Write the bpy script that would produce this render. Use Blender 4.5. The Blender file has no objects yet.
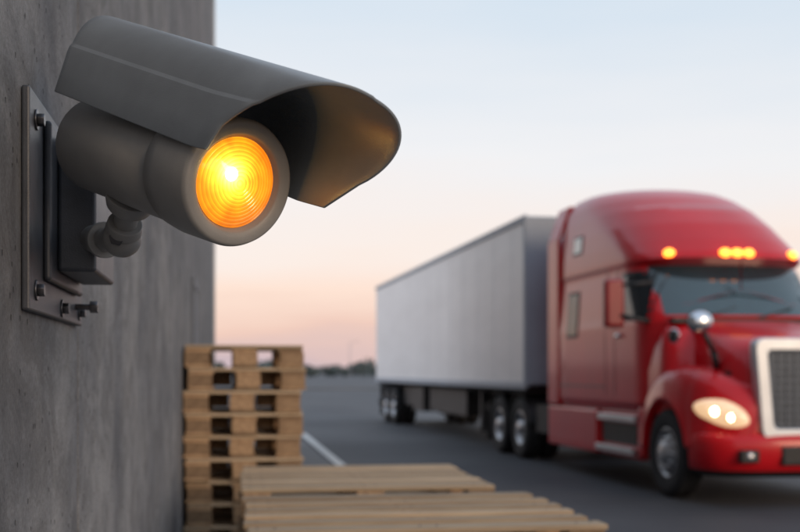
import bpy, bmesh, math, random
from mathutils import Matrix, Vector, noise
random.seed(7)
sc=bpy.context.scene
COL=sc.collection
R=math.radians

# ------------------------------------------------------------ materials
def mat(name, col, rough=0.5, metal=0.0, var=0.0, vscale=5.0, bump=0.0, bscale=60.0, col2=None,
        stretch=(1,1,1), emis=None, estr=0.0, coat=0.0, island=0.0, spec=0.5, rvar=0.0, coord='Object'):
    m=bpy.data.materials.new(name); m.use_nodes=True
    nt=m.node_tree; b=nt.nodes['Principled BSDF']
    b.inputs['Base Color'].default_value=(*col,1)
    b.inputs['Roughness'].default_value=rough
    b.inputs['Metallic'].default_value=metal
    b.inputs['Coat Weight'].default_value=coat
    b.inputs['Coat Roughness'].default_value=0.08
    b.inputs['Specular IOR Level'].default_value=spec
    tc=nt.nodes.new('ShaderNodeTexCoord'); mp=nt.nodes.new('ShaderNodeMapping')
    mp.inputs['Scale'].default_value=stretch
    nt.links.new(tc.outputs[coord],mp.inputs['Vector'])
    if var>0 or col2:
        n=nt.nodes.new('ShaderNodeTexNoise'); n.inputs['Scale'].default_value=vscale
        n.inputs['Detail'].default_value=6; n.inputs['Roughness'].default_value=0.62
        nt.links.new(mp.outputs[0],n.inputs['Vector'])
        r=nt.nodes.new('ShaderNodeValToRGB')
        r.color_ramp.elements[0].position=0.3; r.color_ramp.elements[1].position=0.7
        c2=col2 if col2 else tuple(min(1,c*(1+var)) for c in col)
        c1=tuple(c*(1-var) for c in col) if not col2 else col
        r.color_ramp.elements[0].color=(*c1,1); r.color_ramp.elements[1].color=(*c2,1)
        nt.links.new(n.outputs['Fac'],r.inputs['Fac'])
        out=r.outputs['Color']
        if island>0:
            g=nt.nodes.new('ShaderNodeNewGeometry')
            mr=nt.nodes.new('ShaderNodeMapRange')
            mr.inputs['To Min'].default_value=1-island; mr.inputs['To Max'].default_value=1+island*0.6
            nt.links.new(g.outputs['Random Per Island'],mr.inputs['Value'])
            mx=nt.nodes.new('ShaderNodeMix'); mx.data_type='RGBA'; mx.blend_type='MULTIPLY'
            mx.inputs['Factor'].default_value=1
            cc=nt.nodes.new('ShaderNodeCombineColor')
            for i in range(3): nt.links.new(mr.outputs[0],cc.inputs[i])
            nt.links.new(out,mx.inputs['A']); nt.links.new(cc.outputs[0],mx.inputs['B'])
            out=mx.outputs['Result']
        nt.links.new(out,b.inputs['Base Color'])
        if rvar>0:
            mr2=nt.nodes.new('ShaderNodeMapRange')
            mr2.inputs['To Min'].default_value=max(0,rough-rvar); mr2.inputs['To Max'].default_value=min(1,rough+rvar)
            nt.links.new(n.outputs['Fac'],mr2.inputs['Value']); nt.links.new(mr2.outputs[0],b.inputs['Roughness'])
    if bump>0:
        n2=nt.nodes.new('ShaderNodeTexNoise'); n2.inputs['Scale'].default_value=bscale
        n2.inputs['Detail'].default_value=5
        nt.links.new(mp.outputs[0],n2.inputs['Vector'])
        bp=nt.nodes.new('ShaderNodeBump'); bp.inputs['Strength'].default_value=bump
        bp.inputs['Distance'].default_value=0.01
        nt.links.new(n2.outputs['Fac'],bp.inputs['Height']); nt.links.new(bp.outputs[0],b.inputs['Normal'])
    if emis:
        b.inputs['Emission Color'].default_value=(*emis,1); b.inputs['Emission Strength'].default_value=estr
    return m

M_cam   = mat('camera_painted_metal',(0.285,0.28,0.27),0.42,0.0,var=0.14,vscale=9,bump=0.08,bscale=600,rvar=0.1)
M_visor = mat('visor_painted_metal',(0.235,0.262,0.285),0.34,0.0,var=0.16,vscale=7,bump=0.08,bscale=600,rvar=0.12)
M_camdk = mat('bracket_dark_metal',(0.06,0.066,0.078),0.42,0.2,var=0.25,vscale=14,bump=0.1,bscale=400,rvar=0.1)
M_bolt  = mat('bolt_steel',(0.12,0.12,0.13),0.35,0.9,var=0.2,vscale=60)
M_red   = mat('red_paint',(0.62,0.007,0.014),0.3,0.0,var=0.08,vscale=1.5,coat=0.4,spec=0.3)
M_redd  = mat('dark_red_paint',(0.26,0.008,0.014),0.4,0.0,var=0.15,vscale=2,coat=0.3)
M_blk   = mat('black_plastic',(0.018,0.019,0.021),0.55,0.0,var=0.3,vscale=6)
M_chas  = mat('chassis_black',(0.025,0.025,0.027),0.6,0.2,var=0.4,vscale=4)
M_tire  = mat('tire_rubber',(0.022,0.022,0.024),0.8,0.0,var=0.3,vscale=12)
M_chr   = mat('chrome',(0.72,0.75,0.79),0.2,1.0,var=0.05,vscale=4)
M_sat   = mat('satin_silver',(0.62,0.66,0.71),0.38,0.6,var=0.06,vscale=4)
M_alu   = mat('aluminium',(0.55,0.56,0.58),0.35,0.9,var=0.15,vscale=5)
M_glass = mat('tinted_glass',(0.02,0.055,0.068),0.06,0.0,var=0.2,vscale=1.5,coat=1.0,spec=0.8)
M_glass2= mat('dark_side_glass',(0.015,0.02,0.024),0.08,0.0,var=0.2,vscale=1.5,spec=0.35)
M_grille= mat('grille_mesh',(0.06,0.075,0.10),0.4,0.6,var=0.3,vscale=30)
M_trail = mat('trailer_white_panel',(0.86,0.865,0.87),0.42,0.0,var=0.05,vscale=0.9,stretch=(0.5,1,2))
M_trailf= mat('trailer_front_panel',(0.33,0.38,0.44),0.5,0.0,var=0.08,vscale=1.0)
M_amber = mat('amber_marker_lens',(0.8,0.25,0.02),0.3,emis=(1,0.27,0.03),estr=5.2)
M_head  = mat('headlight_lens',(0.5,0.45,0.4),0.08,coat=1,emis=(1,0.62,0.32),estr=0.85,var=0.4,vscale=9)
M_headb = mat('headlight_bulb',(1,0.9,0.8),0.2,emis=(1,0.76,0.42),estr=22)
M_wood  = mat('pallet_wood_x',(0.40,0.285,0.18),0.75,var=0.3,vscale=6,stretch=(0.35,5,5),bump=0.35,bscale=30,island=0.42,col2=(0.68,0.53,0.36))
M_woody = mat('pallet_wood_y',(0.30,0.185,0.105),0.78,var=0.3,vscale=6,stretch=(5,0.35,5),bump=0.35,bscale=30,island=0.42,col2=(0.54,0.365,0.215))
M_trim  = mat('galvanised_trim',(0.45,0.48,0.52),0.45,0.5,var=0.12,vscale=3)
M_door  = mat('steel_door_paint',(0.13,0.15,0.18),0.5,0.1,var=0.1,vscale=3)
M_white = mat('road_paint_white',(0.72,0.72,0.7),0.7,var=0.12,vscale=9,bump=0.2,bscale=80)
M_pole  = mat('pole_grey',(0.3,0.31,0.33),0.5,0.6,var=0.1)
M_leaf  = mat('haze_tinted_foliage',(0.06,0.085,0.08),0.8,var=0.3,vscale=0.15,col2=(0.12,0.15,0.15),island=0.4,coord='Object')  # distance haze is mixed into the leaf colour as a bluish tint
M_roof  = mat('roof_membrane',(0.2,0.2,0.21),0.9,var=0.2,vscale=1)

def concrete(name):
    m=bpy.data.materials.new(name); m.use_nodes=True; nt=m.node_tree; N=nt.nodes; L=nt.links
    b=N['Principled BSDF']; b.inputs['Roughness'].default_value=0.85
    b.inputs['Specular IOR Level'].default_value=0.3
    tc=N.new('ShaderNodeTexCoord')
    def noi(scale,det,st=(1,1,1),rough=0.6,dist=0.0):
        mp=N.new('ShaderNodeMapping'); mp.inputs['Scale'].default_value=st
        L.new(tc.outputs['Object'],mp.inputs[0])
        n=N.new('ShaderNodeTexNoise'); n.inputs['Scale'].default_value=scale; n.inputs['Detail'].default_value=det
        n.inputs['Roughness'].default_value=rough; n.inputs['Distortion'].default_value=dist
        L.new(mp.outputs[0],n.inputs['Vector']); return n.outputs['Fac']
    def ramp(f,p0,p1,c0,c1):
        r=N.new('ShaderNodeValToRGB'); e=r.color_ramp.elements
        e[0].position=p0; e[1].position=p1; e[0].color=(*c0,1); e[1].color=(*c1,1)
        L.new(f,r.inputs[0]); return r.outputs[0]
    def mul(a,bb,fac=1.0):
        x=N.new('ShaderNodeMix'); x.data_type='RGBA'; x.blend_type='MULTIPLY'; x.inputs['Factor'].default_value=fac
        L.new(a,x.inputs['A']); L.new(bb,x.inputs['B']); return x.outputs['Result']
    base=ramp(noi(1.5,9,(1,0.8,1),0.68,0.6),0.36,0.64,(0.195,0.205,0.222),(0.37,0.37,0.37))
    streak=ramp(noi(2.6,6,(1,1.3,0.4)),0.40,0.60,(0.68,0.69,0.72),(1,1,1))
    blot=ramp(noi(6,10,(1,0.7,1),0.78,0.8),0.42,0.56,(0.66,0.65,0.64),(1.0,1.0,1.0))
    fine=ramp(noi(130,4),0.35,0.65,(0.70,0.70,0.70),(1,1,1))
    v=N.new('ShaderNodeTexVoronoi'); v.inputs['Scale'].default_value=27; v.inputs['Randomness'].default_value=1
    L.new(tc.outputs['Object'],v.inputs['Vector'])
    holes=ramp(v.outputs['Distance'],0.09,0.14,(0.35,0.35,0.35),(1,1,1))
    c=mul(mul(mul(mul(base,streak,0.75),blot,0.85),fine,0.9),holes,0.85)
    L.new(c,b.inputs['Base Color'])
    ad=N.new('ShaderNodeMath'); ad.operation='ADD'
    L.new(noi(14,10,(1,1,1),0.78),ad.inputs[0]); L.new(holes,ad.inputs[1])
    bp=N.new('ShaderNodeBump'); bp.inputs['Strength'].default_value=0.8; bp.inputs['Distance'].default_value=0.01
    L.new(ad.outputs[0],bp.inputs['Height']); L.new(bp.outputs[0],b.inputs['Normal'])
    return m
M_conc=concrete('weathered_concrete')

def asphalt(name,c0,c1):
    m=bpy.data.materials.new(name); m.use_nodes=True; nt=m.node_tree; N=nt.nodes; L=nt.links
    b=N['Principled BSDF']; b.inputs['Roughness'].default_value=0.7
    tc=N.new('ShaderNodeTexCoord')
    def noi(scale,det):
        n=N.new('ShaderNodeTexNoise'); n.inputs['Scale'].default_value=scale; n.inputs['Detail'].default_value=det
        L.new(tc.outputs['Object'],n.inputs['Vector']); return n.outputs['Fac']
    r=N.new('ShaderNodeValToRGB'); r.color_ramp.elements[0].position=0.36; r.color_ramp.elements[1].position=0.64
    r.color_ramp.elements[0].color=(*c0,1); r.color_ramp.elements[1].color=(*c1,1)
    L.new(noi(0.25,8),r.inputs[0])
    r2=N.new('ShaderNodeValToRGB'); r2.color_ramp.elements[0].position=0.3; r2.color_ramp.elements[1].position=0.7
    r2.color_ramp.elements[0].color=(0.6,0.6,0.6,1); r2.color_ramp.elements[1].color=(1.3,1.3,1.3,1)
    L.new(noi(90,3),r2.inputs[0])
    x=N.new('ShaderNodeMix'); x.data_type='RGBA'; x.blend_type='MULTIPLY'; x.inputs['Factor'].default_value=1
    L.new(r.outputs[0],x.inputs['A']); L.new(r2.outputs[0],x.inputs['B']); L.new(x.outputs['Result'],b.inputs['Base Color'])
    bp=N.new('ShaderNodeBump'); bp.inputs['Strength'].default_value=0.4; bp.inputs['Distance'].default_value=0.01
    L.new(noi(120,3),bp.inputs['Height']); L.new(bp.outputs[0],b.inputs['Normal'])
    return m
M_asph=asphalt('asphalt',(0.038,0.043,0.053),(0.078,0.083,0.093))
M_apron=asphalt('concrete_apron_surface',(0.10,0.105,0.11),(0.15,0.15,0.155))

# ------------------------------------------------------------ helpers
ROOTM={}
def root(name,M):
    o=bpy.data.objects.new(name,None); o.empty_display_size=0.3; COL.objects.link(o)
    o.matrix_world=M; ROOTM[o.name]=M.copy(); return o
def mk(name,bm,mats,parent=None,M=None,smooth=False,bevel=0.0,seg=2,world=False,sub=0,solid=0.0,ang=40):
    bmesh.ops.recalc_face_normals(bm,faces=bm.faces)
    me=bpy.data.meshes.new(name); bm.to_mesh(me); bm.free()
    for m in (mats if isinstance(mats,(list,tuple)) else [mats]): me.materials.append(m)
    o=bpy.data.objects.new(name,me); COL.objects.link(o)
    if parent:
        o.parent=parent
        if world: o.matrix_parent_inverse=ROOTM[parent.name].inverted()
    if M is not None: o.matrix_basis=M
    if smooth:
        for p in me.polygons: p.use_smooth=True
    if solid:
        md=o.modifiers.new('s','SOLIDIFY'); md.thickness=solid; md.offset=0
    if bevel>0:
        md=o.modifiers.new('b','BEVEL'); md.width=bevel; md.segments=seg; md.limit_method='ANGLE'; md.angle_limit=R(35)
        md.harden_normals=False
    if sub:
        md=o.modifiers.new('ss','SUBSURF'); md.levels=sub; md.render_levels=sub
    if smooth and ang<180:
        try:
            me.set_sharp_from_angle(angle=R(ang))
        except Exception: pass
    return o
def box(bm,x0,x1,y0,y1,z0,z1,mi=0,M=None):
    vs=[bm.verts.new(v) for v in [(x0,y0,z0),(x1,y0,z0),(x1,y1,z0),(x0,y1,z0),(x0,y0,z1),(x1,y0,z1),(x1,y1,z1),(x0,y1,z1)]]
    if M is not None:
        for v in vs: v.co=M@v.co
    for f in [(0,3,2,1),(4,5,6,7),(0,1,5,4),(1,2,6,5),(2,3,7,6),(3,0,4,7)]:
        fc=bm.faces.new([vs[i] for i in f]); fc.material_index=mi
def cyl(bm,p0,p1,r0,r1=None,n=24,mi=0,cap=True):
    if r1 is None: r1=r0
    p0=Vector(p0); p1=Vector(p1); d=(p1-p0).normalized()
    a=d.orthogonal().normalized(); b=d.cross(a)
    A=[];B=[]
    for i in range(n):
        t=2*math.pi*i/n; e=a*math.cos(t)+b*math.sin(t)
        A.append(bm.verts.new(p0+e*r0)); B.append(bm.verts.new(p1+e*r1))
    for i in range(n):
        f=bm.faces.new([A[i],A[(i+1)%n],B[(i+1)%n],B[i]]); f.material_index=mi; f.smooth=True
    if cap:
        bm.faces.new(A[::-1]).material_index=mi; bm.faces.new(B).material_index=mi
def lathe(bm,prof,axis='z',n=48,M=None,mi=None,close=False):
    rings=[]
    for (r,h) in prof:
        ring=[]
        if r<1e-6:
            co=Vector((0,0,h)) if axis=='z' else Vector((0,h,0))
            v=bm.verts.new(M@co if M is not None else co); ring=[v]*n
        else:
            for i in range(n):
                t=2*math.pi*i/n
                co=Vector((r*math.cos(t),r*math.sin(t),h)) if axis=='z' else Vector((r*math.cos(t),h,r*math.sin(t)))
                ring.append(bm.verts.new(M@co if M is not None else co))
        rings.append(ring)
    for k in range(len(rings)-1):
        for i in range(n):
            j=(i+1)%n
            vs=[rings[k][i],rings[k][j],rings[k+1][j],rings[k+1][i]]
            u=[]
            for v in vs:
                if v not in u: u.append(v)
            if len(u)>=3:
                f=bm.faces.new(u)
                f.smooth=True
                if mi is not None: f.material_index=mi[k] if isinstance(mi,(list,tuple)) else mi
def sphere(bm,c,r,sx=1,sy=1,sz=1,mi=0,seg=20):
    ret=bmesh.ops.create_uvsphere(bm,u_segments=seg,v_segments=seg//2,radius=r,matrix=Matrix.Translation(c)@Matrix.Diagonal((sx,sy,sz,1)))
    for v in ret['verts']:
        for f in v.link_faces: f.material_index=mi; f.smooth=True
def interp(tab,z):
    if z<=tab[0][0]: return tab[0][1:]
    for a,b in zip(tab,tab[1:]):
        if z<=b[0]:
            t=(z-a[0])/(b[0]-a[0]); return tuple(p+(q-p)*t for p,q in zip(a[1:],b[1:]))
    return tab[-1][1:]

# ------------------------------------------------------------ frames
TH=math.atan(0.155)
M_wall=Matrix.Translation((-0.306,0,0))@Matrix.Rotation(TH,4,'Z')   # x outward, y along wall

# ------------------------------------------------------------ ground
bm=bmesh.new()
S=3000
vs=[bm.verts.new(v) for v in [(-S,-200,0),(S,-200,0),(S,S,0),(-S,S,0)]]; bm.faces.new(vs)
mk('asphalt_ground',bm,M_asph)
def lineX(d): return -1.98+0.155*(24.5-d)
bm=bmesh.new(); 
box(bm,0.0,1.95,-3,24.2,-0.1,0.004)
ap=mk('concrete_apron',bm,M_apron,M=M_wall)
bm=bmesh.new()
d0,d1=9.0,27.0; w=0.075
vs=[bm.verts.new(v) for v in [(lineX(d0)-w,d0,0.009),(lineX(d0)+w,d0,0.009),(lineX(d1)+w,d1,0.009),(lineX(d1)-w,d1,0.009)]]
bm.faces.new(vs)
mk('road_marking',bm,M_white)

# ------------------------------------------------------------ warehouse
wh=root('concrete_warehouse',M_wall)
H=9.95; joints=[2.30,7.6,13.0,18.4]; end=24.3
bm=bmesh.new()
y=-4.0
for j in joints+[end]:
    box(bm,-0.2,0.0,y,j-0.009,0,H); y=j+0.009
mk('wall_panels',bm,M_conc,wh,bevel=0.006)
bm=bmesh.new(); box(bm,-16,-0.2,-4,end,0,H-0.05); mk('building_core',bm,M_conc,wh)
bm=bmesh.new(); box(bm,-16.1,0.06,-4.1,end+0.06,H,H+0.2); mk('parapet_coping',bm,M_trim,wh,bevel=0.01)
bm=bmesh.new(); box(bm,-15.9,-0.3,-3.9,end-0.2,H-0.04,H-0.005); mk('roof_deck',bm,M_roof,wh)
bm=bmesh.new()
for j in joints: box(bm,-0.06,-0.004,j-0.012,j+0.012,0,H)
mk('joint_sealant',bm,M_blk,wh)
bm=bmesh.new()
box(bm,0.002,0.035,end-0.45,end+0.03,0,H-0.01); mk('corner_trim',bm,M_trim,wh,bevel=0.004)
bm=bmesh.new()
box(bm,0.001,0.03,9.4,9.46,0,2.3);box(bm,0.001,0.03,10.44,10.5,0,2.3);box(bm,0.001,0.03,9.46,10.44,2.24,2.3)
box(bm,0.001,0.018,9.46,10.44,0.01,2.24)
cyl(bm,(0.018,9.6,1.05),(0.07,9.6,1.05),0.012); 
mk('service_door',bm,M_door,wh,bevel=0.003)
bm=bmesh.new()
box(bm,-8,-4,end+0.002,end+0.04,0.0,4.2); mk('dock_door',bm,M_door,wh)

# ------------------------------------------------------------ security camera
def wp(px,py,d): return Vector(((px-400)/1111.1*d,d,1.5+(372-py)/1111.1*d))
F=wp(240,184,1.43); Rr=wp(96,144,1.71)
A=(F-Rr).normalized(); LEN=(F-Rr).length
U=(Vector((0,0,1))-A*A.z).normalized()
X=U.cross(A).normalized()
Mc=Matrix(((X.x,U.x,A.x,F.x),(X.y,U.y,A.y,F.y),(X.z,U.z,A.z,F.z),(0,0,0,1)))
scr=root('security_camera',M_wall@Matrix.Translation((0.0,1.9,1.75)))
RB=0.083
bm=bmesh.new()
prof=[(0,-LEN-0.005),(0.05,-LEN-0.004),(0.066,-LEN+0.002),(0.071,-LEN+0.012),(0.0765,-0.115),(0.0750,-0.113),(0.0750,-0.109),(0.0800,-0.107),(RB,-0.08),(RB,-0.008),(RB-0.0025,-0.002),(RB-0.006,0.0),
      (0.0655,-0.002),(0.0625,-0.004),(0.0600,-0.012),(0.0575,-0.014)]
lathe(bm,prof,n=96)
mk('housing',bm,M_cam,scr,Mc,world=True)
bm=bmesh.new()
prof=[]
K=150
for i in range(K+1):
    r=0.0585*(1-i/K)
    h=-0.012+0.012*(1-(r/0.0585)**2)
    ph=(r/0.0585)*11
    saw=ph-math.floor(ph)
    h+=0.0018*(1-saw) if r>0.012 else 0
    prof.append((max(r,0),h))
lathe(bm,prof,n=96)
ml=bpy.data.materials.new('lit_amber_lens'); ml.use_nodes=True; nt=ml.node_tree; N=nt.nodes; L=nt.links
b=N['Principled BSDF']; b.inputs['Base Color'].default_value=(0.55,0.2,0.02,1); b.inputs['Roughness'].default_value=0.15
b.inputs['Coat Weight'].default_value=1
tc=N.new('ShaderNodeTexCoord')
def dist(center,scale):
    s=N.new('ShaderNodeVectorMath'); s.operation='SUBTRACT'; s.inputs[1].default_value=center
    L.new(tc.outputs['Object'],s.inputs[0])
    l=N.new('ShaderNodeVectorMath'); l.operation='LENGTH'; L.new(s.outputs[0],l.inputs[0])
    m=N.new('ShaderNodeMath'); m.operation='MULTIPLY'; m.inputs[1].default_value=scale; L.new(l.outputs['Value'],m.inputs[0])
    return m.outputs[0]
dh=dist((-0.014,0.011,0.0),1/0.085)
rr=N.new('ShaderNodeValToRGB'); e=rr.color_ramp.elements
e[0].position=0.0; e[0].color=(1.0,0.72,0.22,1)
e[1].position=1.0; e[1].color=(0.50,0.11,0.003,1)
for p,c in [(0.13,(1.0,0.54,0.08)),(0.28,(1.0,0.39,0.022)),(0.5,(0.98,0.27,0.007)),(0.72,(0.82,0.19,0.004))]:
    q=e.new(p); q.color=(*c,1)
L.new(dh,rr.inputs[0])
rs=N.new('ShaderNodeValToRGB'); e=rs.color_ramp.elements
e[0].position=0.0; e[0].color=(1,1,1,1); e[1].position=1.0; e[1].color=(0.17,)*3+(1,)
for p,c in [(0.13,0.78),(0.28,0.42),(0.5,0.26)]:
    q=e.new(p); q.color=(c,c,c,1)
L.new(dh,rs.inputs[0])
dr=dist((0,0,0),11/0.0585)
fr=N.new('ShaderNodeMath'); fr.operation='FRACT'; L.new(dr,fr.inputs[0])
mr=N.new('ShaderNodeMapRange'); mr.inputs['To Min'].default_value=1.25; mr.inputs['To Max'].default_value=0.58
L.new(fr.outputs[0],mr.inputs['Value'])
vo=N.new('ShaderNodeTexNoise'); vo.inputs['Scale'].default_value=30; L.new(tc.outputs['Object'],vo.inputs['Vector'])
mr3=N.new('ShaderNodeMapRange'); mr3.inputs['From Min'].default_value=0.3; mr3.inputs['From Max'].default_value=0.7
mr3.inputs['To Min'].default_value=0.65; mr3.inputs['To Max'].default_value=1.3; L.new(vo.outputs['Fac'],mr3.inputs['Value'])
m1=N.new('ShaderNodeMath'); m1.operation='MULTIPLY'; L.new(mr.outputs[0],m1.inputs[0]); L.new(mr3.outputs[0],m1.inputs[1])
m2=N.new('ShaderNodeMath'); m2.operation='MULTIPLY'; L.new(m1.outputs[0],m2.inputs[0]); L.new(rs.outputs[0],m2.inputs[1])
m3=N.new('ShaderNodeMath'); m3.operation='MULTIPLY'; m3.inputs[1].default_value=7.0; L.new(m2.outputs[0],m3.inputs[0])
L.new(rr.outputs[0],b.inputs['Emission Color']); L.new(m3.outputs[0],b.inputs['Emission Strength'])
mk('amber_lens',bm,ml,scr,Mc,world=True)
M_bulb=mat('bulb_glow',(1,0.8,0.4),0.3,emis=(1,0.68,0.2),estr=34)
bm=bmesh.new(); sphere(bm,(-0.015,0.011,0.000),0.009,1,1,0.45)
mk('lamp_filament',bm,M_bulb,scr,Mc,world=True)

def visor(bm):
    n=64; m=30
    phi=R(13)
    grid=[]
    for i in range(n+1):
        t=i/n
        th=math.pi*t
        c=math.cos(th); s=math.sin(th)
        ex=2/2.9
        x=-0.090*(1 if c>0 else -1)*abs(c)**ex
        y=0.035+0.118*abs(s)**ex
        hh=(y-0.035)/0.118
        if hh<0.46 and x<0: x*=1.03          # rolled side flange -> visible crease
        if i==0: y-=0.018
        if i==n: y-=0.026
        if x<0: a1=0.035+0.150*hh**1.15
        else: a1=0.058+0.142*hh**0.5-0.022*hh**3
        a0=-LEN-0.0-0.030*hh**1.5
        row=[]
        for k in range(m+1):
            a=a0+(a1-a0)*k/m
            q=-a/LEN
            yy=y+hh*(0.034*q+0.001)+max(0,q)*0.030*(1-hh)
            xr=x*math.cos(phi)+yy*math.sin(phi); yr=-x*math.sin(phi)+yy*math.cos(phi)
            xr+=0.006-0.002*q
            row.append(bm.verts.new((xr,yr,a)))
        grid.append(row)
    for i in range(n):
        for k in range(m):
            f=bm.faces.new([grid[i][k],grid[i+1][k],grid[i+1][k+1],grid[i][k+1]]); f.smooth=True
bm=bmesh.new(); visor(bm)
o=mk('sun_visor',bm,M_visor,scr,Mc,world=True,smooth=True,solid=0.004,bevel=0.0012,ang=16)
bm=bmesh.new()
box(bm,0.0,0.035,0.062,0.15,-LEN+0.04,-LEN+0.32)
mk('visor_spacer',bm,M_camdk,scr,Mc,world=True,bevel=0.004)

# bracket (wall frame coords)
bm=bmesh.new(); box(bm,0.001,0.013,1.66,2.26,1.592,1.925)
mk('wall_plate',bm,M_camdk,scr,M_wall,world=True,bevel=0.003)
bm=bmesh.new(); box(bm,0.0135,0.026,1.78,2.17,1.645,1.90); box(bm,0.0265,0.088,1.84,2.13,1.665,1.885)
mk('junction_box',bm,M_camdk,scr,M_wall,world=True,bevel=0.006,seg=3)
bm=bmesh.new()
for (yy,zz) in [(1.715,1.885),(1.715,1.625),(2.21,1.885),(2.21,1.617),(1.98,1.612)]:
    cyl(bm,(0.013,yy,zz),(0.016,yy,zz),0.016); cyl(bm,(0.016,yy,zz),(0.026,yy,zz),0.010,n=6)
cyl(bm,(0.013,2.16,1.625),(0.055,2.16,1.625),0.006); cyl(bm,(0.04,2.16,1.625),(0.055,2.16,1.625),0.012,n=6)
mk('anchor_bolts',bm,M_bolt,scr,M_wall,world=True,bevel=0.001)
P0=wp(84,238,1.90); P1=wp(104,240,1.78); P2=wp(122,238,1.70)
neckb=F-A*0.27-U*0.060; 
bm=bmesh.new()
cyl(bm,P0,P1,0.024,0.022,n=32); 
d=(P2-P1).normalized()
cyl(bm,P1-d*0.004,P1+d*0.01,0.029,n=32)
cyl(bm,P1,P2,0.019,0.019,n=32)
sphere(bm,P2,0.030,seg=32)
dn=(neckb-P2).normalized()
cyl(bm,P2+dn*0.018,P2+dn*0.034,0.028,0.026,n=32)
cyl(bm,P2,neckb,0.016,0.02,n=32)
cyl(bm,neckb-dn*0.018,neckb+dn*0.01,0.034,0.04,n=32)
mk('ball_joint_arm',bm,M_cam,scr,world=True,bevel=0.0015)
bm=bmesh.new()
q=P2+Vector((0.0,-0.034,-0.004)); cyl(bm,P2,q,0.012,n=6)
mk('clamp_bolt',bm,M_bolt,scr,world=True,bevel=0.001)

# ------------------------------------------------------------ pallets
def pallet(name,parent,w,l,z,jx,jy,rot,bw=0.145,gap_blocker=False,top=False):
    bm=bmesh.new(); rnd=random.uniform
    t=0.021
    for cx in (-w/2+bw/2,0,w/2-bw/2):
        box(bm,cx-bw/2,cx+bw/2,-l/2+rnd(-.004,.004),l/2+rnd(-.004,.004),0.0,t,1)
        for cy in (-l/2+0.07,0,l/2-0.07):
            e=rnd(-.012,.012)
            box(bm,cx-bw/2+0.004+e,cx+bw/2-0.004+e,cy-0.065,cy+0.065,t+.0005,0.104,1)
        box(bm,cx-bw/2+.002,cx+bw/2-.002,-l/2+.003,l/2-.003,0.1045,0.1255,1)
    if gap_blocker:  # boards added across the openings to block light and darken the inside
        for cx in (-w/4,w/4): box(bm,cx-0.10,cx+0.10,-0.03,0.03,0.022,0.1257,1)
    nb=int(l/(0.165)); pitch=(l-0.125)/(nb-1)
    for i in range(nb):
        ww=0.120 if i in(0,nb-1) else rnd(0.092,0.114)
        y0=-l/2+i*pitch+rnd(-.008,.008)
        e0=rnd(-.012,.012); dz=rnd(0,.004); sk=rnd(-.006,.006)
        n0=len(bm.verts)
        box(bm,-w/2+e0,w/2+e0,y0,y0+ww,0.1262+dz,0.147+dz,0)
        bm.verts.ensure_lookup_table()
        for v in list(bm.verts)[n0:]: v.co.y+=sk*(v.co.x/w)
    if top:
        for i in range(nb):
            for cx in (-w/2+bw/2,0,w/2-bw/2):
                for dx in (-0.03,0.035):
                    px=cx+dx; py=-l/2+i*pitch+0.035+rnd(0,.04)
                    cyl(bm,(px,py,0.146),(px,py,0.1525),0.0045,n=6,mi=2)
    M=Matrix.Translation((jx,jy,z))@Matrix.Rotation(rot,4,'Z')
    mk(name,bm,[M_wood,M_woody,M_bolt],parent,M,bevel=0.003,seg=1)
def stack(name,xw,yw,w,l,n,yaw=TH,jit=0.012,bw=0.145):
    r=root(name,Matrix.Translation((xw,yw,0.006))@Matrix.Rotation(yaw,4,'Z'))
    for i in range(n):
        j=jit if i<n-1 else jit*0.6
        pallet('pallet_%d'%(i+1),r,w,l,i*0.1525,random.uniform(-j,j),random.uniform(-j,j),random.uniform(-1,1)*R(1.0),bw=bw,gap_blocker=(i<n-1),top=(i==n-1))
    return r
def centre(pxl,pxr,dfront,l):
    xl=(pxl-400)/1111.1*dfront; xr=(pxr-400)/1111.1*dfront
    w=(xr-xl)
    c=Vector(((xl+xr)/2,dfront+0.0,0))+Vector((-math.sin(TH),math.cos(TH),0))*(l/2)
    return c,w
c,w=centre(186,303,7.5,1.2); stack('wooden_pallet_stack',c.x,c.y,w,1.2,11,jit=0.018,bw=0.17)
c,w=centre(246,500,5.65,1.32); stack('wooden_pallet_stack',c.x,c.y-0.02,w,1.32,6,jit=0.01)
c,w=centre(250,612,4.2,1.15); stack('wooden_pallet_stack',c.x,c.y-0.03,w,1.15,6,jit=0.01)

# ------------------------------------------------------------ truck
fw=Vector((0.18,-1,0)).normalized(); ang=math.atan2(fw.y,fw.x)
M_truck=Matrix.Translation((4.36,13.52,0.005))@Matrix.Rotation(ang,4,'Z')
tr=root('semi_truck',M_truck)
LV=[ # z, xf, w, L, n, xb
 (0.98,-0.40,1.17,0.6,3.5,-4.05),
 (1.10,-0.36,1.21,0.6,3.5,-4.07),
 (2.12,-0.30,1.22,0.65,3.2,-4.07),
 (2.20,-0.28,1.21,0.70,3.0,-4.07),
 (2.86,-0.74,1.17,0.75,3.0,-4.07),
 (2.90,-0.62,1.18,0.80,2.8,-4.07),
 (2.94,-0.52,1.185,0.9,2.8,-4.07),
 (3.02,-0.56,1.185,0.95,2.7,-4.07),
 (3.20,-0.74,1.18,1.1,2.6,-4.07),
 (3.45,-1.02,1.16,1.3,2.5,-4.07),
 (3.70,-1.38,1.12,1.4,2.4,-4.07),
 (3.90,-1.78,1.07,1.4,2.3,-4.07),
 (4.03,-2.15,1.0,1.3,2.3,-4.07),
 (4.12,-2.55,0.90,1.1,2.2,-4.05),
 (4.17,-2.95,0.7,0.7,2.2,-4.0),
]
def yout(x,z):
    xf,w,Lc,n,xb=interp(LV,z)
    xc=xf-Lc
    if x<=xc: return w
    q=min(1,(x-xc)/Lc)
    return w*max(0,(1-q**n))**(1/n)
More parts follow.
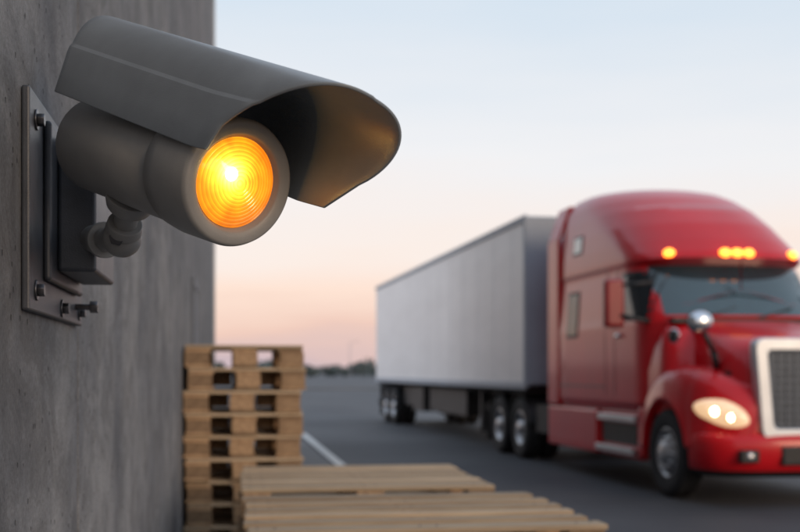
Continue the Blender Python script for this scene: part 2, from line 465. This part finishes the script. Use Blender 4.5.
def outline(xf,w,Lc,n,xb,NF=36,NS=8):
    pts=[(xb,0)]
    r=0.09
    pts+=[(xb,-(w-r)),(xb+r*0.3,-(w-r*0.3)),(xb+r,-w)]
    xc=xf-Lc
    for i in range(1,NS): pts.append((xb+r+(xc-xb-r)*i/NS,-w))
    for i in range(NF+1):
        th=-math.pi/2+math.pi*i/NF
        cx=math.cos(th); sy=math.sin(th)
        pts.append((xc+Lc*abs(cx)**(2/n),w*(1 if sy>0 else -1)*abs(sy)**(2/n)))
    for i in range(NS-1,0,-1): pts.append((xb+r+(xc-xb-r)*i/NS,w))
    pts+=[(xb+r,w),(xb+r*0.3,(w-r*0.3)),(xb,(w-r))]
    return pts
def zloft(bm,tab,zs,matf=None,cap=True):
    rows=[]
    for z in zs:
        rows.append([bm.verts.new((p[0],p[1],z)) for p in outline(*interp(tab,z))])
    n=len(rows[0])
    for k in range(len(rows)-1):
        for i in range(n):
            j=(i+1)%n
            f=bm.faces.new([rows[k][i],rows[k][j],rows[k+1][j],rows[k+1][i]]); f.smooth=True
            if matf:
                c=f.calc_center_median(); f.material_index=matf(c)
    if cap:
        bm.faces.new(rows[0][::-1]); bm.faces.new(rows[-1])
zs=sorted(set([l[0] for l in LV]+[1.0+0.06*i for i in range(52)]))
zs=[z for z in zs if z<=4.17]
def cabm(c):
    if 2.19<c.z<2.87 and c.x>-0.98 and abs(c.y)<1.02: return 1
    if c.z<1.0: return 2
    return 0
bm=bmesh.new(); zloft(bm,LV,zs,cabm)
mk('cab_and_sleeper',bm,[M_red,M_glass,M_redd],tr,smooth=True,ang=35)
def patch(bm,x0,x1,z0,z1,off,side,mi=0,nx=8,nz=6,slant=0.0):
    rows=[]
    for k in range(nz+1):
        z=z0+(z1-z0)*k/nz
        row=[]
        for i in range(nx+1):
            x=x0+(x1-x0)*i/nx
            x-=slant*(k/nz)*(i/nx)
            row.append(bm.verts.new((x,side*(yout(x,z)+off),z)))
        rows.append(row)
    for k in range(nz):
        for i in range(nx):
            f=bm.faces.new([rows[k][i],rows[k][i+1],rows[k+1][i+1],rows[k+1][i]]); f.material_index=mi; f.smooth=True
bm=bmesh.new()
for s in (-1,1):
    patch(bm,-1.42,-0.56,2.16,2.80,0.006,s,1,slant=0.20)
    patch(bm,-1.38,-0.62,2.20,2.76,0.012,s,0,slant=0.20)
    patch(bm,-3.58,-3.08,2.0,2.68,0.006,s,1); patch(bm,-3.54,-3.12,2.04,2.64,0.012,s,0)
    patch(bm,-3.4,-3.0,3.22,3.5,0.006,s,1); patch(bm,-3.37,-3.03,3.25,3.47,0.012,s,2)
mk('side_windows',bm,[M_glass2,M_blk,M_glass],tr)
bm=bmesh.new()
for s in (-1,1):
    for x in (-1.62,-0.44,-1.98): patch(bm,x-0.012,x+0.012,1.05,2.9,0.004,s,nx=1,nz=10)
    patch(bm,-1.62,-0.44,1.05,1.07,0.004,s,nz=1)
    patch(bm,-4.0,-2.0,2.9,2.92,0.004,s,nz=1)
    patch(bm,-4.0,-1.98,1.28,1.31,0.004,s,nz=1)
mk('panel_seams',bm,M_redd,tr)
bm=bmesh.new()
for s in (-1,1): patch(bm,-1.52,-1.36,1.95,2.0,0.03,s,nx=2,nz=1)
mk('door_handles',bm,M_chr,tr,solid=0.02)
bm=bmesh.new()
box(bm,-0.36,-0.22,-1.0,1.0,2.1,2.16)
for yy in (-0.65,0.1):
    cyl(bm,(-0.25,yy,2.15),(-0.36,yy+0.55,2.30),0.012,n=8)
mk('cowl_and_wipers',bm,M_blk,tr,bevel=0.004)
bm=bmesh.new()
for yy in (-0.84,-0.16,0,0.16,0.84):
    xf,w,Lc,n,xb=interp(LV,3.0)
    q=abs(yy)/w; x=xf-Lc+Lc*(1-q**n)**(1/n)
    sphere(bm,(x+0.0,yy,3.0),0.075,0.8,1.0,0.75)
mk('roof_marker_lights',bm,M_amber,tr)
HV=[
 (0.80,1.16,0.80,0.35,3.5,-0.3),
 (1.40,1.15,0.84,0.4,3.2,-0.35),
 (1.62,1.12,0.84,0.5,2.8,-0.5),
 (1.76,1.05,0.82,0.6,2.6,-0.5),
 (1.86,0.92,0.78,0.6,2.5,-0.5),
 (1.94,0.66,0.78,0.6,2.4,-0.5),
 (2.02,0.34,0.78,0.5,2.3,-0.5),
 (2.09,0.05,0.74,0.3,2.2,-0.5),
 (2.13,-0.12,0.68,0.2,2.2,-0.5),
]
bm=bmesh.new(); zloft(bm,HV,[h[0] for h in HV]+[], None)
mk('hood',bm,M_red,tr,smooth=True,sub=1,ang=180)
bm=bmesh.new()
CV=[(0.98,0.15,1.16,0.3,3,-0.9),(1.5,0.1,1.16,0.35,3,-0.9),(1.8,0.02,1.12,0.35,2.8,-0.9),(2.0,-0.1,1.06,0.3,2.6,-0.9),(2.1,-0.2,0.98,0.25,2.5,-0.9)]
zloft(bm,CV,[h[0] for h in CV]); mk('hood_cowl_sides',bm,M_red,tr,smooth=True,ang=50)
def fender(bm,s):
    xs=[-0.78+0.05*i for i in range(int((1.24+0.78)/0.05)+1)]
    top=[(-0.80,0.95),(-0.7,1.12),(-0.5,1.36),(-0.25,1.50),(0.0,1.56),(0.3,1.57),(0.6,1.54),(0.9,1.45),(1.08,1.33),(1.2,1.18),(1.25,1.05)]
    out=[(-0.8,1.2),(-0.6,1.235),(0.0,1.25),(0.5,1.24),(0.75,1.22),(0.95,1.14),(1.1,1.0),(1.2,0.86),(1.25,0.74)]
    rows=[]
    for x in xs:
        zu=interp(top,x)[0]; yo=interp(out,x)[0]
        zl=0.5
        if abs(x)<0.62: zl=0.53+math.sqrt(0.62**2-x*x)
        elif x<0: zl=0.55
        else: zl=0.62
        zl=min(zl,zu-0.1)
        yi=min(0.6,yo-0.1)
        h=zu-zl
        sec=[(yo-0.10,zl),(yo-0.012,zl),(yo+0.012,zl+0.03),(yo,zl+0.07*1),(yo-0.005,zl+h*0.55),(yo-0.035,zl+h*0.78),(yo-0.11,zu-0.035),(yo-0.24,zu),(yi,zu+0.015)]
        rows.append([bm.verts.new((x,s*a,b)) for a,b in sec])
    for r0,r1 in zip(rows,rows[1:]):
        for i in range(len(r0)-1):
            f=bm.faces.new([r0[i],r1[i],r1[i+1],r0[i+1]]); f.smooth=True
    bm.faces.new(rows[-1]); bm.faces.new(rows[0][::-1])
bm=bmesh.new(); fender(bm,-1); fender(bm,1)
mk('front_fenders',bm,M_red,tr,smooth=True,ang=60)
bm=bmesh.new(); box(bm,-0.7,0.9,-0.85,0.85,0.55,1.5); mk('engine_bay',bm,M_chas,tr)
BV=[(0.32,1.10,1.10,0.6,3,0.62),(0.40,1.26,1.18,0.65,3,0.6),(0.60,1.32,1.22,0.65,3,0.6),(0.78,1.30,1.215,0.65,3,0.6),(0.84,1.22,1.17,0.6,3,0.6)]
bm=bmesh.new(); zloft(bm,BV,[0.32,0.36,0.4,0.5,0.6,0.7,0.78,0.81,0.84],lambda c:1 if c.z<0.4 else 0)
mk('front_bumper',bm,[M_red,M_blk],tr,smooth=True,ang=50)
bm=bmesh.new()
box(bm,1.28,1.335,-0.42,0.42,0.47,0.68,0)
for s in(-1,1): box(bm,1.2,1.30,s*0.78-0.11,s*0.78+0.11,0.50,0.64,0)
mk('bumper_intakes',bm,M_blk,tr,bevel=0.02)
bm=bmesh.new()
for s in(-1,1): sphere(bm,(1.29,s*0.78,0.57),0.05,0.5,1,1)
mk('fog_lights',bm,M_alu,tr)
def frame(bm,o,i,x0,x1):
    n=len(o)
    V=[[bm.verts.new((x,p[0],p[1])) for p in L_] for (L_,x) in ((o,x0),(o,x1),(i,x1),(i,x0))]
    for k in range(4):
        a=V[k]; b_=V[(k+1)%4]
        for j in range(n):
            f=bm.faces.new([a[j],a[(j+1)%n],b_[(j+1)%n],b_[j]])
def rpoly(wt,wb,z0,z1,r):
    P=[(-wb,z0),(wb,z0),(wt,z1),(-wt,z1)]
    out=[]
    for k in range(4):
        p=Vector(P[k]); a=(Vector(P[k-1])-p).normalized(); b_=(Vector(P[(k+1)%4])-p).normalized()
        for t in (0,.25,.5,.75,1):
            out.append(tuple(p+a*r*(1-t)**2+b_*r*t**2))
    return out
bm=bmesh.new(); frame(bm,rpoly(0.72,0.62,0.74,1.87,0.12),rpoly(0.56,0.48,0.87,1.73,0.07),1.12,1.27)
mk('grille_surround',bm,M_sat,tr,bevel=0.02,seg=3,smooth=True,ang=60)
bm=bmesh.new(); box(bm,1.12,1.19,-0.57,0.57,0.86,1.74)
for i in range(11):
    z=0.9+i*0.08; box(bm,1.19,1.215,-0.56,0.56,z,z+0.03)
for i in range(-5,6): box(bm,1.19,1.205,i*0.1-0.008,i*0.1+0.008,0.865,1.735)
mk('grille',bm,M_grille,tr)
bm=bmesh.new()
for s in(-1,1):
    sphere(bm,(1.0,s*0.98,1.03),0.2,1.0,1.25,0.85,seg=32)
for v in bm.verts:
    s=-1 if v.co.y<0 else 1
    t=abs(v.co.y)-0.98
    v.co.x-=t*0.62; v.co.z+=t*0.3
    if t>0: v.co.z=1.03+t*0.3+(v.co.z-1.03-t*0.3)*(1-t*1.0)
mk('headlights',bm,M_head,tr,smooth=True)
bm=bmesh.new()
for s in(-1,1):
    sphere(bm,(1.175,s*0.92,1.01),0.075,0.6,1,1); sphere(bm,(1.085,s*1.08,1.06),0.06,0.6,1,0.8)
mk('headlight_bulbs',bm,M_headb,tr)
bm=bmesh.new()
for s in(-1,1):
    sphere(bm,(-0.02,s*1.085,1.93),0.16,1,0.18,0.6)
mk('cowl_vents',bm,M_chr,tr)
bm=bmesh.new()
for s in(-1,1): sphere(bm,(-0.02,s*1.105,1.93),0.12,1,0.18,0.6)
mk('cowl_vent_inserts',bm,M_blk,tr)
bm=bmesh.new(); bm2=bmesh.new()
for s in(-1,1):
    box(bm,-0.78,-0.64,s*1.58-0.13,s*1.58+0.13,2.05,2.66)
    cyl(bm2,(-0.6,s*1.12,2.12),(-0.66,s*1.52,2.2),0.03); cyl(bm2,(-0.6,s*1.1,2.62),(-0.66,s*1.5,2.58),0.022)
mk('side_mirrors',bm,M_redd,tr,bevel=0.05,seg=4,smooth=True)
mk('mirror_arms',bm2,M_blk,tr)
bm=bmesh.new(); bm2=bmesh.new()
for s in(-1,1):
    sphere(bm,(0.80,s*1.13,2.06),0.15,0.55,1.0,0.85)
    cyl(bm2,(0.78,s*1.10,1.98),(0.72,s*0.93,1.72),0.028); cyl(bm2,(0.72,s*0.93,1.72),(0.62,s*0.84,1.5),0.035)
    sphere(bm2,(0.77,s*1.13,2.06),0.155,0.5,1.0,0.85)
mk('hood_mirrors',bm,M_chr,tr); mk('hood_mirror_stalks',bm2,M_blk,tr)
bm=bmesh.new()
for s in(-1,1):
    y0,y1=sorted((s*1.22,s*1.0))
    box(bm,-4.5,-2.3,y0,y1,0.36,0.975,0)
    y0,y1=sorted((s*1.20,s*1.0)); box(bm,-0.86,-0.70,y0,y1,0.42,1.05,0)
    y0,y1=sorted((s*1.16,s*0.95)); box(bm,-2.3,-0.86,y0,y1,0.36,1.0,0)
mk('side_fairings',bm,M_red,tr,bevel=0.035,seg=3)
bm=bmesh.new()
for s in(-1,1):
    for (x0,x1,z,dy) in [(-2.25,-0.9,0.84,0.05),(-2.25,-0.9,0.42,0.08),(-4.4,-2.4,0.66,0.0)]:
        y0,y1=sorted((s*(1.15+dy+0.03),s*(1.10+dy))); box(bm,x0,x1,y0,y1,z,z+0.09)
mk('cab_steps',bm,M_alu,tr,bevel=0.01)
bm=bmesh.new(); 
for s in(-1,1): 
    y0,y1=sorted((s*1.166,s*1.15)); box(bm,-2.2,-0.95,y0,y1,0.54,0.82)
mk('step_recess',bm,M_blk,tr)
bm=bmesh.new()
for s in(-1,1):
    box(bm,-8.4,0.9,s*0.42-0.04,s*0.42+0.04,0.75,1.02)
    box(bm,-5.35,-4.55,s*0.95-0.2,s*0.95+0.2,0.5,0.95)
for xa in(-6.1,-7.45,0): cyl(bm,(xa,-0.95,0.53),(xa,0.95,0.53),0.09); sphere(bm,(xa,0,0.53),0.2)
box(bm,-7.6,-6.0,-0.5,0.5,1.02,1.12)
box(bm,-8.4,-8.3,-1.2,1.2,0.76,0.9)
for s in(-1,1): box(bm,-8.33,-8.30,s*0.92-0.3,s*0.92+0.3,0.2,0.75)
box(bm,-4.5,-1.0,-0.94,0.94,0.6,0.97)
mk('chassis_frame',bm,M_chas,tr)
bm=bmesh.new()
for s in(-1,1):
    cyl(bm,(-4.25,s*0.90,1.0),(-4.25,s*0.90,3.2),0.06)
mk('exhaust_stacks',bm,M_chr,tr)
bm=bmesh.new()
for s in(-1,1):
    y0,y1=sorted((s*1.165,s*1.223)); box(bm,-4.5,-4.0,y0,y1,1.0,3.55)
    P=[(-4.5,1.22,3.55),(-4.0,1.22,3.55),(-4.0,1.04,4.06),(-4.5,1.04,4.06)]
    a=[bm.verts.new((p[0],s*p[1],p[2])) for p in P]; b_=[bm.verts.new((p[0],s*(p[1]-0.05),p[2])) for p in P]
    bm.faces.new(a); bm.faces.new(b_[::-1])
    for k in range(4): bm.faces.new([a[k],a[(k+1)%4],b_[(k+1)%4],b_[k]])
box(bm,-4.45,-4.0,-1.03,1.03,4.02,4.07)
mk('sleeper_side_extenders',bm,M_red,tr,bevel=0.015)

def wheel(bm,x,yc,s,w=0.28,dish=False,r=0.53):
    M=Matrix.Translation((x,yc,r))
    h=w/2
    prof=[(0.29,-h*0.85),(0.33,-h*0.98),(0.44,-h*1.05),(0.50,-h*0.95),(0.525,-h*0.75),(r,-h*0.5)]
    for q in (-0.35,-0.05,0.25): prof+=[(r,h*q),(r-0.012,h*q+0.01),(r-0.012,h*q+0.02),(r,h*q+0.03)]
    prof+=[(r,h*0.5),(0.525,h*0.75),(0.50,h*0.95),(0.44,h*1.05),(0.33,h*0.98),(0.29,h*0.85)]
    lathe(bm,prof,axis='y',n=48,M=M,mi=0)
    o=s*h
    if dish: pr=[(0.30,o*0.86),(0.285,o*0.92),(0.27,o*0.8),(0.255,-o*0.1),(0.2,-o*0.2),(0.13,-o*0.2),(0.12,o*0.9),(0.09,o*1.1),(0,o*1.12)]
    else: pr=[(0.30,o*0.86),(0.285,o*0.95),(0.27,o*0.8),(0.25,o*0.55),(0.21,o*0.75),(0.15,o*1.0),(0.13,o*1.0),(0.12,o*1.25),(0.08,o*1.35),(0,o*1.38)]
    lathe(bm,pr,axis='y',n=40,M=M,mi=1)
    lathe(bm,[(0.29,-o*0.8),(0,-o*0.8)],axis='y',n=24,M=M,mi=2)
    for k in range(10):
        t=2*math.pi*k/10; yo=(-o*0.2 if dish else o*0.8)
        p=Vector((x+0.175*math.cos(t),yc+yo,r+0.175*math.sin(t)))
        cyl(bm,p,p+Vector((0,s*0.05,0)),0.018,n=8,mi=1)
        t+=math.pi/10
        yo=(o*0.1 if dish else o*0.66)
        p=Vector((x+0.232*math.cos(t),yc+yo-s*0.02,r+0.232*math.sin(t)))
        cyl(bm,p,p+Vector((0,s*0.045,0)),0.024,n=10,mi=2)
bm=bmesh.new()
for s in(-1,1):
    wheel(bm,0,s*1.06,s)
    for xa in(-6.1,-7.45): wheel(bm,xa,s*1.09,s,dish=True); wheel(bm,xa,s*0.76,s,dish=True)
mk('truck_wheels',bm,[M_tire,M_alu,M_chas],tr)
bm=bmesh.new()
for s in(-1,1):
    for xa in(-6.1,-7.45):
        pr=[]
        for k in range(13):
            t=R(10+160*k/12); pr.append((xa+0.6*math.cos(t),0.53+0.6*math.sin(t)))
        a=[bm.verts.new((p[0],s*0.62,p[1])) for p in pr]; b_=[bm.verts.new((p[0],s*1.24,p[1])) for p in pr]
        for k in range(12): bm.faces.new([a[k],a[k+1],b_[k+1],b_[k]])
mk('rear_wheel_fenders',bm,M_blk,tr,solid=0.015)

# ------------------------------------------------------------ trailer
tl=root('semi_trailer',M_truck@Matrix.Translation((-5.5,0,0)))
Lt=16.2
bm=bmesh.new(); box(bm,-Lt,0,-1.28,1.28,1.27,4.13,0)
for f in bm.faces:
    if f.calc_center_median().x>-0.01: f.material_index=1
mk('cargo_box',bm,[M_trail,M_trailf],tl,bevel=0.03)
bm=bmesh.new()
for i in range(13):
    x=-0.9-i*1.22
    for s in(-1,1): box(bm,x-0.015,x+0.015,s*1.281-0.003,s*1.281+0.003,1.33,4.03)
mk('side_panel_joints',bm,M_trail,tl)
bm=bmesh.new()
for s in(-1,1):
    box(bm,-Lt+0.01,-0.01,s*1.285-0.02,s*1.285+0.02,4.04,4.15); box(bm,-Lt+0.01,-0.01,s*1.285-0.02,s*1.285+0.02,1.2,1.32)
box(bm,-0.09,0.012,-1.31,-1.22,1.25,4.12); box(bm,-0.09,0.012,1.22,1.31,1.25,4.12)
mk('edge_rails',bm,M_trailf,tl,bevel=0.008)
bm=bmesh.new()
box(bm,0.002,0.18,-0.7,0.7,2.3,3.7); mk('front_nose_box',bm,M_trailf,tl,bevel=0.06,seg=3)
bm=bmesh.new()
for i in range(40):
    x=-0.3-i*0.4; box(bm,x-0.03,x+0.03,-1.25,1.25,1.12,1.26)
for s in(-1,1): box(bm,-Lt+0.1,-9.5,s*0.55-0.05,s*0.55+0.05,0.8,1.115)
for xa in(-13.4,-14.7): cyl(bm,(xa,-0.95,0.53),(xa,0.95,0.53),0.08)
for s in(-1,1):
    box(bm,-4.35,-4.2,s*0.9-0.07,s*0.9+0.07,0.3,1.15); box(bm,-4.42,-4.13,s*0.9-0.14,s*0.9+0.14,0.27,0.31)
    box(bm,-15.75,-15.72,s*0.92-0.3,s*0.92+0.3,0.2,1.1)
box(bm,-4.33,-4.22,-0.85,0.85,0.75,0.82)
box(bm,-Lt,-Lt+0.1,-1.2,1.2,0.5,0.62)
for yy in(-0.6,0.6): box(bm,-Lt+0.01,-Lt+0.08,yy-0.05,yy+0.05,0.62,1.2)
box(bm,-12.8,-11.2,-1.0,1.0,0.6,1.1)
box(bm,-10.8,-9.4,-1.15,1.15,0.5,1.11); box(bm,-9.1,-5.2,-1.05,-0.5,0.55,1.105); box(bm,-9.1,-5.2,0.5,1.05,0.55,1.105)
mk('underframe',bm,M_chas,tl)
bm=bmesh.new()
for s in(-1,1):
    for xa in(-13.4,-14.7): wheel(bm,xa,s*1.10,s,dish=True); wheel(bm,xa,s*0.77,s,dish=True)
mk('trailer_wheels',bm,[M_tire,M_alu,M_chas],tl)

# ------------------------------------------------------------ distant trees, lamp posts
bm=bmesh.new()
rnd=random.uniform
def leafblob(cx,cy,cz,rx,rz,n,sz):
    for i in range(n):
        v=Vector((random.gauss(0,1),random.gauss(0,1),random.gauss(0,1))).normalized()*(rnd(0.3,1)**0.5)
        p=Vector((cx+v.x*rx,cy+v.y*rx,max(0.1,cz+v.z*rz)))
        a=Vector((rnd(-1,1),rnd(-1,1),rnd(-1,1))).normalized(); b_=a.orthogonal().normalized()
        s=sz*rnd(0.6,1.4)
        bm.faces.new([bm.verts.new(p+a*s),bm.verts.new(p+b_*s*0.7),bm.verts.new(p-a*s),bm.verts.new(p-b_*s*0.7)])
for i in range(150):
    x=-150+i*2.6+rnd(-1.5,1.5); y=330+rnd(-25,25)
    h=3.4+2.4*noise.noise(Vector((x*0.02,0,3)))+rnd(-0.6,1.2)+ (1.2 if random.random()<0.12 else 0)
    cyl(bm,(x,y,0),(x,y,h*0.6),0.25,0.12,n=6)
    for k in range(3): leafblob(x+rnd(-1.5,1.5),y+rnd(-1,1),h*rnd(0.35,0.75),rnd(1.8,3.0),h*0.36,60,0.5)
mk('distant_tree_line',bm,M_leaf)
def lamp(x,y,h):
    r=root('street_lamp',Matrix.Translation((x,y,0)))
    bm=bmesh.new(); cyl(bm,(0,0,0),(0,0,h),0.10,0.06,n=12); cyl(bm,(0,0,h-0.1),(1.6,0,h+0.25),0.04,n=8); cyl(bm,(0,0,0),(0,0,0.25),0.25,n=12)
    mk('pole',bm,M_pole,r)
    bm=bmesh.new(); box(bm,1.4,2.1,-0.16,0.16,h+0.18,h+0.3); mk('lamp_head',bm,M_pole,r,bevel=0.03)
lamp(-12.6,280,9.0)
bm=bmesh.new(); box(bm,-120,160,95,99,0,0.13); mk('far_kerb_strip',bm,M_apron,bevel=0.02)

# ------------------------------------------------------------ world
AZ=R(140); EL=R(15)
w=bpy.data.worlds.new('World'); sc.world=w; w.use_nodes=True
nt=w.node_tree; N=nt.nodes; L=nt.links; N.clear()
out=N.new('ShaderNodeOutputWorld')
sky=N.new('ShaderNodeTexSky'); sky.sky_type='NISHITA'; sky.sun_disc=False
sky.sun_elevation=EL; sky.sun_rotation=AZ
bg1=N.new('ShaderNodeBackground'); bg1.inputs['Strength'].default_value=0.01; L.new(sky.outputs[0],bg1.inputs['Color'])
tc=N.new('ShaderNodeTexCoord'); sp=N.new('ShaderNodeSeparateXYZ'); L.new(tc.outputs['Generated'],sp.inputs[0])
mp=N.new('ShaderNodeMapping'); mp.inputs['Scale'].default_value=(1,1,7); mp.inputs['Rotation'].default_value=(0,R(6),0); L.new(tc.outputs['Generated'],mp.inputs[0])
cn=N.new('ShaderNodeTexNoise'); cn.inputs['Scale'].default_value=2.4; cn.inputs['Detail'].default_value=5; L.new(mp.outputs[0],cn.inputs['Vector'])
ma=N.new('ShaderNodeMath'); ma.operation='MULTIPLY_ADD'; ma.inputs[1].default_value=0.12; L.new(cn.outputs['Fac'],ma.inputs[0])
sb=N.new('ShaderNodeMath'); sb.operation='SUBTRACT'; sb.inputs[1].default_value=0.06; L.new(sp.outputs['Z'],sb.inputs[0]); L.new(sb.outputs[0],ma.inputs[2])
rp=N.new('ShaderNodeValToRGB'); e=rp.color_ramp.elements
cols=[(0.0,(0.58,0.45,0.50)),(0.03,(0.83,0.56,0.48)),(0.07,(0.95,0.72,0.61)),(0.12,(0.93,0.81,0.75)),(0.19,(0.86,0.85,0.86)),(0.31,(0.66,0.75,0.84)),(0.55,(0.60,0.69,0.81)),(1.0,(0.52,0.61,0.76))]
e[0].position=cols[0][0]; e[0].color=(*cols[0][1],1); e[1].position=1.0; e[1].color=(*cols[-1][1],1)
for p,c in cols[1:-1]:
    q=e.new(p); q.color=(*c,1)
L.new(ma.outputs[0],rp.inputs[0])
gl=N.new('ShaderNodeMapRange'); gl.interpolation_type='SMOOTHSTEP'  # sky left of the view, brightened to lift the trailer side
gl.inputs['From Min'].default_value=-0.38; gl.inputs['From Max'].default_value=-0.85
gl.inputs['To Min'].default_value=1.0; gl.inputs['To Max'].default_value=1.8
L.new(sp.outputs['X'],gl.inputs['Value'])
bg2=N.new('ShaderNodeBackground'); L.new(gl.outputs[0],bg2.inputs['Strength']); L.new(rp.outputs[0],bg2.inputs['Color'])
ad=N.new('ShaderNodeAddShader'); L.new(bg1.outputs[0],ad.inputs[0]); L.new(bg2.outputs[0],ad.inputs[1]); L.new(ad.outputs[0],out.inputs[0])

sl=bpy.data.lights.new('sun','SUN'); sl.energy=1.1; sl.angle=R(22); sl.color=(1,0.72,0.48)
so=bpy.data.objects.new('sun',sl); COL.objects.link(so)
dirv=Vector((math.sin(AZ)*math.cos(EL),math.cos(AZ)*math.cos(EL),math.sin(EL)))
so.rotation_euler=dirv.to_track_quat('Z','Y').to_euler(); so.location=(20,-30,15)

# ------------------------------------------------------------ camera
cd=bpy.data.cameras.new('camera'); co=bpy.data.objects.new('camera',cd); COL.objects.link(co)
co.location=(0,0,1.5); co.rotation_euler=(R(90),0,0)
cd.lens=50; cd.sensor_width=36; cd.shift_y=0.1325; cd.clip_end=6000; cd.clip_start=0.05
cd.dof.use_dof=True; cd.dof.focus_distance=1.52; cd.dof.aperture_fstop=4.8
sc.camera=co
sc.view_settings.view_transform='Standard'; sc.view_settings.look='None'; sc.view_settings.exposure=0
